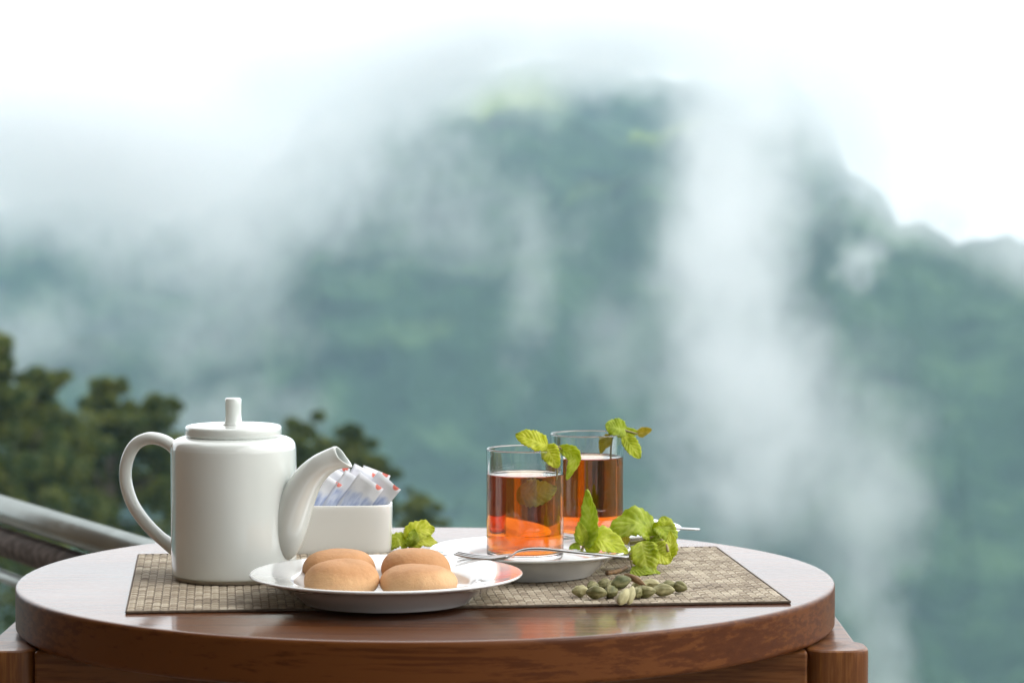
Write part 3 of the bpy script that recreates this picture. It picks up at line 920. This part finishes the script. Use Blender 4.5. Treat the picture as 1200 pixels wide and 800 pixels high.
def leaf(base, mid, tip, width, face, parent=None, fold=0.25, seed=0, name='leaf', material=None, twist=0.0, blunt=0.62):
    """a toothed leaf along the curve base - mid - tip; face is the side its upper surface looks towards"""
    material = material or M_leaf
    rn = random.Random(seed)
    base, mid, tip, face = Vector(base), Vector(mid), Vector(tip), Vector(face)
    NU, NV = 30, 10
    sp_ = [Vector(q) for q in smooth_path([tuple(base), tuple(mid), tuple(tip)], NU + 1)]
    V, F, UV = [], [], []
    for i in range(NU + 1):
        t = i / NU
        tan = (sp_[min(i + 1, NU)] - sp_[max(i - 1, 0)]).normalized()
        side = tan.cross(face).normalized()
        if twist:
            side = Matrix.Rotation(R(twist) * t, 3, tan) @ side
        nrm = side.cross(tan).normalized()
        prof = (math.sin(math.pi * (t ** blunt)) ** 0.75) * (1 - 0.12 * t) if 0 < t < 1 else 0.0
        hw = width / 2 * max(prof, 0.03)
        tooth = 1 + 0.20 * (0.5 - ((t * 11) % 1.0)) * (0.15 < t < .98)
        for j in range(NV + 1):
            v = -1 + 2 * j / NV
            ww = hw * v * (tooth if abs(v) > .95 else 1)
            q = Vector((t * 3 + seed * 3.3, v * 1.3, seed * 1.7))
            rip = noise.noise(q * 1.6) * 0.13 * width + math.sin(t * 24 - abs(v) * 4) * 0.022 * width * abs(v)
            lift = fold * abs(v) * hw + 0.10 * hw * math.sin(t * 8 + seed + (1.5 if v > 0 else 0)) * v * v
            V.append(sp_[i] + side * ww + nrm * (lift + rip * (0.3 + abs(v)) * min(1, 6 * t)))
            UV.append((t, v, 0))
    for i in range(NU):
        for j in range(NV):
            a = i * (NV + 1) + j
            F.append((a, a + 1, a + NV + 2, a + NV + 1))
    o = mesh_obj(name, V, F, material, parent)
    at = o.data.attributes.new('leaf_uv', 'FLOAT_VECTOR', 'POINT')
    at.data.foreach_set('vector', [x for u in UV for x in u])
    so = o.modifiers.new('thick', 'SOLIDIFY'); so.thickness = 0.00028; so.offset = 0
    return o
def stem(parent, pts, r0=0.0011, r1=0.0008, name='stem', material=None):
    pp = smooth_path([tuple(p) for p in pts], 20)
    return mesh_obj(name, *tube(pp, [r0 + (r1 - r0) * i / 19 for i in range(20)], 8, up=Vector((.3, .2, .9))), material or M_stem, parent, fix=True)
def P(x, y, Y): return at_y(x, y, Y)
TOWARD = Vector((0, -1, 0.25))
# sprig over the front glass rim
gy = G1.y - .008
s1 = thing('mint_sprig', 'mint sprig hooked over the rim of the tea glass nearer the biscuits', 'mint')
leaf(P(642, 522, gy - .012), P(625, 515, gy - .018), P(604, 509, gy - .016), .0165, (0.1, -1.0, 0.45), s1, .12, 1, blunt=.9)
leaf(P(639.5, 522, gy - .011), P(646, 533, gy - .018), P(654, 548, gy - .021), .0155, (-.2, -1, .25), s1, .2, 2, blunt=.8, material=M_leaf)
leaf(P(654, 524, gy + .004), P(674, 535, gy - .004), P(664, 562, gy - .012), .0125, (-.55, -1, .3), s1, .25, 3, blunt=.9)
stem(s1, [P(633, 523.5, gy - .012), P(643, 522.5, gy - .008), P(655, 524, gy + .002), P(661, 529, gy + .003)], .0010, .0008)
stem(s1, [P(643, 522.5, gy - .008), P(650, 532, gy - .012), P(653, 548, gy - .014), P(652, 562, gy - .010)], .0009, .0006)
# leaf sunk in the tea of the front glass
sl = leaf(P(607, 575, gy - .006), P(629, 577, gy - .015), P(651, 571, gy - .007), .0225, (0.0, -1, .25), None, .04, 4, 'mint_leaf', M_leaf3, blunt=.75)
tag(sl, 'yellowed mint leaf sunk just under the tea surface', 'leaf')
# sprig over the rear glass rim
g2 = G2.y - .008
s2 = thing('mint_sprig', 'mint sprig hanging over the rim of the glass farther from the biscuits', 'mint')
leaf(P(735, 503, g2 + .006), P(722, 501, g2 - .004), P(709, 498, g2 - .006), .0165, (.1, -.95, .3), s2, .15, 5, blunt=.95)
leaf(P(729, 508, g2 + .002), P(738, 519, g2 - .004), P(750, 537, g2 - .006), .0135, (.1, -1, .25), s2, .15, 6, blunt=1.25)
leaf(P(730, 504, g2 + .006), P(741, 507, g2 + .004), P(750, 508, g2 + .002), .0085, (.1, -.8, .6), s2, .2, 7, blunt=.85)
leaf(P(747, 508.5, g2 + .002), P(755, 506, g2), P(764, 503, g2 - .002), .0085, (.1, -1, .4), s2, .35, 8, material=M_leaf2, blunt=.8)
leaf(P(716, 512, g2 + .002), P(707, 520, g2 + .008), P(704, 531, g2 + .012), .0105, (-.4, -.9, .2), s2, .1, 9, material=M_leaf2)
stem(s2, [P(714, 509, g2 + .004), P(723, 505, g2 + .004), P(731, 504, g2 + .004), P(748, 508.5, g2 + .002)], .0011, .0007)
stem(s2, [P(724, 505, g2 + .004), P(718, 512, g2 + .006), P(716, 526, g2 + .008), P(716, 545, g2 + .008)], .0010, .0007)
# sprig standing on the front saucer
zs = 0.024
sy_ = SC1.y - .020
s3 = thing('mint_sprig', 'mint sprig on a saucer with one pointed leaf standing upright', 'mint')
leaf(P(683, 640, sy_), P(692, 612, sy_ - .003), P(688, 573, sy_ - .006), .0185, (-.35, -1, .1), s3, .55, 11, blunt=.62)
leaf(P(685, 641, sy_ - .002), P(706, 632, sy_ - .008), P(736, 648, sy_ - .006), .0245, (.05, -.85, .75), s3, .1, 12, blunt=.8)
leaf(P(680, 642, sy_), P(673, 640, sy_ - .004), P(667, 643, sy_ - .006), .007, (0, -.8, .6), s3, .2, 13)
leaf(P(684, 634, sy_ - .003), P(681, 622, sy_ - .006), P(678, 611, sy_ - .007), .009, (.3, -1, .2), s3, .3, 14)
stem(s3, [P(681, 647, sy_ - .002), P(684, 640, sy_), P(690, 632, sy_ + .002), P(699, 627, sy_ + .004)], .0012, .0010)
# bunch lying on the placemat at the saucer's edge
by = at_z(757, 677, 0).y
s4 = thing('mint_sprig', 'bushy mint sprig lying on the placemat between the saucers and cardamom', 'mint')
leaf(P(770, 628, by + .045), P(744, 612, by + .032), P(708, 634, by + .034), .0280, (-.1, -.85, .75), s4, .08, 21, blunt=.75)
leaf(P(766, 630, by + .046), P(779, 615, by + .040), P(777, 605, by + .044), .0170, (.3, -1, .4), s4, .2, 22, blunt=.8)
leaf(P(772, 616, by + .040), P(782, 628, by + .034), P(784, 648, by + .030), .0190, (.5, -.9, .3), s4, .2, 23)
leaf(P(752, 634, by + .022), P(756, 652, by + .010), P(762, 674, by + .006), .0230, (-.15, -1, .25), s4, .15, 24, blunt=.9)
leaf(P(764, 640, by + .026), P(776, 650, by + .020), P(786, 658, by + .022), .0200, (.2, -1, .5), s4, .2, 25)
leaf(P(739, 668, by + .008), P(757, 668, by + .004), P(774, 671, by + .008), .0130, (.0, -.6, .9), s4, .1, 26)
leaf(P(762, 632, by + .034), P(766, 642, by + .028), P(768, 656, by + .026), .0180, (-.3, -1, .3), s4, .3, 27)
leaf(P(735, 638, by + .032), P(729, 634, by + .030), P(720, 640, by + .030), .0110, (0, -.9, .5), s4, .3, 28, material=M_leaf2)
leaf(P(778, 652, by + .026), P(786, 640, by + .026), P(785, 622, by + .028), .0130, (.1, -1, .3), s4, .3, 29)
stem(s4, [P(738, 636, by + .036), P(752, 634, by + .036), P(768, 629, by + .034), P(780, 637, by + .024), P(783, 646, by + .020)], .0014, .0010)
stem(s4, [P(739, 640, by + .032), P(738, 650, by + .024), P(741, 664, by + .014)], .0010, .0007)
# sprig on the table top behind the biscuits
ty = at_z(480, 646, 0).y
s5 = thing('mint_sprig', 'small mint sprig on bare wood between the sugar caddy and front saucer', 'mint')
leaf(P(478, 640, ty), P(466, 632, ty - .006), P(450, 646, ty - .004), .0170, (-.1, -.8, .7), s5, .1, 31, blunt=.9)
leaf(P(480, 640, ty), P(490, 622, ty - .004), P(509, 620, ty + .004), .0210, (.0, -.9, .5), s5, .15, 32, blunt=.85)
leaf(P(481, 641, ty - .004), P(494, 632, ty - .010), P(513, 637, ty - .004), .0170, (.1, -.8, .8), s5, .1, 33, blunt=.85)
leaf(P(481, 641, ty - .004), P(484, 632, ty - .008), P(485, 620, ty - .004), .0130, (.1, -1, .3), s5, .3, 34)
stem(s5, [P(474, 619, ty), P(477, 626, ty), P(479, 636, ty), P(481, 645, ty)], .0011, .0009)

# ------------------------------------------------------------------ cardamom pods and brown bits
m, nt, p = mat('cardamom')
oi = nd(nt, 'ShaderNodeObjectInfo')
co = coords(nt)
mm = nd(nt, 'ShaderNodeMath', operation='MULTIPLY_ADD'); nt.links.new(oi.outputs['Color'], mm.inputs[0]); mm.inputs[1].default_value = 0.55
nt.links.new(noise_fac(nt, co, 260, 4, .6, (.3, 1, 1)), mm.inputs[2])
c = ramp(nt, mm.outputs[0], [(0.40, (0.070, 0.085, 0.022)), (0.66, (0.17, 0.16, 0.055)), (0.95, (0.42, 0.38, 0.19))])
nt.links.new(c, p.inputs['Base Color']); p.inputs['Roughness'].default_value = 0.6
bump(nt, p, noise_fac(nt, co, 700, 4, .6, (.15, 1, 1)), 0.9, 0.0007)
M_pod = m
m, nt, p = mat('dry_stalk')
c = ramp(nt, noise_fac(nt, coords(nt), 300, 4), [(0.3, (0.14, 0.075, 0.03)), (0.7, (0.27, 0.155, 0.065))])
nt.links.new(c, p.inputs['Base Color']); p.inputs['Roughness'].default_value = 0.6
M_stalk = m
def pod_mesh(L, r, seed, name='cardamom_pod', material=None):
    V, F = [], []
    N, K_ = 18, 26
    for i in range(N + 1):
        t = i / N
        rr = r * (math.sin(math.pi * (0.02 + .96 * t)) ** 0.72) * (1 - 0.14 * t)
        for k in range(K_):
            a = 2 * math.pi * k / K_
            f = 1 - 0.16 * abs(math.cos(1.5 * a + seed)) + 0.05 * math.cos(8 * a + seed + 2 * t)
            f += noise.noise(Vector((t * 3, math.cos(a), math.sin(a) + seed * 5))) * .24
            V.append(((t - .5) * L, rr * f * math.cos(a), rr * f * math.sin(a) + .04 * L * math.sin(math.pi * t)))
    for i in range(N):
        for k in range(K_):
            j = (k + 1) % K_
            F.append((i * K_ + k, i * K_ + j, (i + 1) * K_ + j, (i + 1) * K_ + k))
    F.append(tuple(range(K_))[::-1]); F.append(tuple(range(N * K_, (N + 1) * K_)))
    return mesh_obj(name, V, F, material or M_pod, None, fix=True)
PODL = 'small ridged green cardamom pod in the heap on the placemat'
pods = [(680, 692, 12, .0118, .0042, 25, 0), (699, 694, 15, .0135, .0046, -12, 0), (694, 687, 8, .0115, .0042, 60, 0), (716, 692, 10, .0130, .0048, 70, 5), (721, 686, 10, .0120, .0044, 20, 0),
        (728, 682, 17, .0142, .0050, 25, 12), (731, 699, 14, .0150, .0042, 62, 32), (739, 697, 14, .0150, .0036, 74, 40), (746, 694, 10, .0110, .0042, 80, 0), (757, 692, 12, .0132, .0046, -18, 0),
        (750, 685, 12, .0118, .0040, 15, 8), (763, 684, 12, .0130, .0040, -30, 0), (777, 691, 13, .0148, .0046, -8, 0), (785, 687, 10, .0130, .0042, 10, 0), (797, 688, 10, .0125, .0040, -50, 0), (708, 684, 10, .0115, .0040, 40, 0)]
for i, (x, y, hh, L_, r_, yaw, pit) in enumerate(pods):
    L_, r_ = L_ * 1.14, r_ * 1.16
    o = pod_mesh(L_, r_, i + 1)
    zc = MATZ + r_ * .88 + (.0045 if i in (5,) else 0) + (.0028 if pit > 30 else 0)
    c_ = at_z(x, y, zc)
    o.location = c_
    o.rotation_euler = (i * 0.9, R(-pit), R(yaw))
    sh = {5: .05, 3: .15, 6: .95, 7: .9, 0: .7, 11: .85}.get(i, rnd.uniform(.25, .6))
    o.color = (sh, sh, sh, 1)
    tag(o, {5: 'plump dark green cardamom pod raised on the heap beside the clove', 6: 'pale cardamom pod tilted up at the front of the heap', 7: 'pale cardamom pod tilted up at the front of the heap',
            0: 'pale cardamom pod at the saucer end of the heap'}.get(i, PODL), 'cardamom', 'cardamom pods heaped on the placemat')
o = pod_mesh(.0185, .0031, 40, 'clove', M_stalk)
o.location = at_z(744, 679, MATZ + .0095); o.rotation_euler = (0.4, R(22), R(-28))
tag(o, 'brown dried clove lying on top of the cardamom heap', 'clove')
c0 = at_z(711, 671, MATZ + .0017); c1 = at_z(724, 669, MATZ + .0017); c2 = at_z(734, 664, MATZ + .0020)
o = stem(None, [c0, c1, c2], .0018, .0016, 'dry_stalk', M_stalk)
tag(o, 'short bent brown stalk lying on the placemat behind the cardamom', 'stalk')

# ------------------------------------------------------------------ railing beyond the table
rl = thing('railing', 'blurred steel handrail over a dark shadow bar running past the edge of the terrace', 'railing', (0, 0, 0))
def rail_pt(x, y, drop):                    # points on the level line of a rail, drop metres below the camera
    d = ray(x, y); return CAM + d * (-drop / d.z)
a = rail_pt(0, 596, .40); b = rail_pt(160, 645, .40)
dr = (b - a).normalized(); dr.z = 0
A0 = a - dr * 1.9; B0 = b + dr * 0.12
B0.z = a.z; A0.z = a.z
mesh_obj('top_rail', *tube([A0, (A0 + B0) / 2, B0], .0165, 24, up=Vector((0, 0, 1))), M_rail, rl, fix=True)
dn = Vector((0, 0, -.038)) ; side = Vector((dr.y, -dr.x, 0))
mesh_obj('shadow_bar', *tube([A0 + dn + side * .004, B0 + dn + side * .004], .0175, 24, up=Vector((0, 0, 1))), M_rail_shadow, rl, fix=True)  # dark bar modelled in place of the shadow under the top tube
dn2 = Vector((0, 0, -.082))
mesh_obj('lower_rail', *tube([A0 + dn2, B0 + dn2], .0075, 16, up=Vector((0, 0, 1))), M_rail, rl, fix=True)
lp = a + dr * .10 + dn2
loop = [lp + dr * (.045 * math.cos(q) + .045) + Vector((0, 0, .030 * math.sin(q) - .028)) for q in [math.pi * 2 * k / 32 for k in range(33)]]
mesh_obj('scroll', *tube(loop, .0065, 12, up=side), M_rail, rl, fix=True)
for q in (B0 - dr * .01, A0 + dr * 1.3, A0 + dr * .1):
    mesh_obj('post', *tube([(q.x, q.y, 0.0), (q.x, q.y, q.z - .06)], .019, 20), M_rail, rl, fix=True)

# ------------------------------------------------------------------ trees on the slope below
def tree_leaf_mat():
    m = bpy.data.materials.new('tree_foliage'); m.use_nodes = True
    nt = m.node_tree; p = nt.nodes['Principled BSDF']; out = nt.nodes['Material Output']
    geo = nd(nt, 'ShaderNodeNewGeometry')
    n1 = noise_fac(nt, geo.outputs['Position'], 0.9, 3)
    mm = nd(nt, 'ShaderNodeMath', operation='MULTIPLY_ADD'); nt.links.new(geo.outputs['Random Per Island'], mm.inputs[0]); mm.inputs[1].default_value = .35
    nt.links.new(n1, mm.inputs[2])
    c = ramp(nt, mm.outputs[0], [(0.40, (0.014, 0.034, 0.010)), (0.66, (0.050, 0.085, 0.018)), (0.83, (0.17, 0.18, 0.03))])
    nt.links.new(c, p.inputs['Base Color']); p.inputs['Roughness'].default_value = 0.6
    p.inputs['Specular IOR Level'].default_value = 0.25
    tr = nt.nodes.new('ShaderNodeBsdfTranslucent'); nt.links.new(c, tr.inputs['Color'])
    mx = nt.nodes.new('ShaderNodeMixShader'); mx.inputs[0].default_value = 0.3
    nt.links.new(p.outputs[0], mx.inputs[1]); nt.links.new(tr.outputs[0], mx.inputs[2]); nt.links.new(mx.outputs[0], out.inputs['Surface'])
    return m
M_fol = tree_leaf_mat()
m, nt, p = mat('tree_bark')
c = ramp(nt, noise_fac(nt, coords(nt), 6, 5, .6, (1, 1, .2)), [(0.3, (0.06, 0.045, 0.032)), (0.7, (0.15, 0.12, 0.09))])
nt.links.new(c, p.inputs['Base Color']); p.inputs['Roughness'].default_value = 0.9
M_bark = m
def ground_z(d): return -2.2 - 0.30 * max(0, d - 4) + 0.00013 * d * d
def tree(tx, d, lumps, label, seed, dens=1.0):
    rn = random.Random(seed)
    Y = CAM.y + d
    s = d / FPX
    foot = at_y(tx, 700, Y); gz = ground_z(d) - .4
    t = thing('tree', label, 'tree', (foot.x, foot.y, gz), 0, 'dark green trees on the slope below the terrace')
    org = Vector((foot.x, foot.y, gz))
    top_l = min(lumps, key=lambda q: q[1])
    tops = at_y(top_l[0], top_l[1], Y) - org
    pts = smooth_path([(0, 0, 0), (rn.uniform(-.3, .3), rn.uniform(-.3, .3), tops.z * .45), (tops.x * .6, 0, tops.z * .8), (tops.x, tops.y, tops.z)], 24)
    V, F = tube(pts, [0.30 * (1 - .9 * i / 23) + .02 for i in range(24)], 10, up=Vector((1, 0, 0)))
    LV, LF = [], []
    for (x, y, r) in lumps:
        c = at_y(x, y, Y + rn.uniform(-.9, .9)) - org
        rr = r * s
        # limb to the lump
        k = min(range(24), key=lambda i: abs(pts[i][2] - (c.z - rr * 1.2)))
        lv, lf = tube(smooth_path([pts[k], tuple((Vector(pts[k]) + c) / 2 + Vector((0, 0, .1))), tuple(c)], 8), [.10 - .01 * i for i in range(8)], 6, up=Vector((1, .2, 0)))
        b = len(V); V += lv; F += [tuple(i + b for i in f) for f in lf]
        sub = [(Vector((rn.gauss(0, .5), rn.gauss(0, .5), rn.gauss(0, .42))) * rr, rr * rn.uniform(.3, .55)) for _ in range(int(12 * dens) + 4)]
        for so, sr in sub:
            for _ in range(int(210 * dens)):
                v = Vector((rn.gauss(0, 1), rn.gauss(0, 1), rn.gauss(0, 1))).normalized() * sr * rn.uniform(.55, 1.0)
                v.z *= .75
                q = c + so + v
                sz = rn.uniform(.05, .12)
                a = Vector((rn.gauss(0, 1), rn.gauss(0, 1), rn.gauss(0, .7))).normalized()
                bb = a.cross(Vector((rn.gauss(0, 1), rn.gauss(0, 1), rn.gauss(0, 1)))).normalized()
                i0 = len(LV)
                LV += [q - a * sz, q + bb * sz * .45, q + a * sz, q - bb * sz * .45]
                LF.append((i0, i0 + 1, i0 + 2, i0 + 3))
    mesh_obj('trunk', V, F, M_bark, t)
    mesh_obj('crown', LV, LF, M_fol, t, smooth=False)
    return t
tree(-30, 66, [(0, 428, 26), (-30, 400, 40), (-5, 480, 40), (-50, 520, 70), (0, 560, 60), (-20, 640, 80), (0, 700, 70)], 'tallest dark tree, standing past the railing away from the teapot', 1)
tree(40, 72, [(43, 450, 24), (52, 485, 36), (20, 505, 40), (70, 530, 42), (35, 560, 55), (60, 610, 60), (20, 660, 70), (75, 660, 60)], 'broad dark tree with a rounded top behind the steel railing', 2)
tree(135, 76, [(127, 458, 18), (124, 488, 28), (150, 508, 32), (186, 480, 22), (170, 500, 26), (105, 545, 44), (150, 560, 48), (185, 555, 40), (130, 620, 60), (175, 640, 50)], 'twin-topped dark tree seen behind the teapot handle', 3)
tree(235, 80, [(210, 520, 22), (232, 545, 34), (215, 580, 40), (250, 610, 50), (225, 660, 50)], 'dark tree mostly hidden behind the teapot body', 4)
tree(345, 78, [(346, 508, 20), (333, 530, 26), (358, 538, 26), (340, 575, 40), (365, 590, 40), (345, 640, 50)], 'dark tree crown showing between the teapot lid and spout', 5)
tree(420, 84, [(413, 514, 16), (404, 532, 22), (428, 540, 22), (447, 552, 16), (412, 572, 32), (438, 590, 26), (415, 640, 45)], 'dark tree rising behind the spout and sachets', 6)
tree(490, 92, [(492, 585, 12), (486, 604, 18), (500, 610, 14), (490, 640, 28)], 'small dark treetop just above the far table edge', 7)
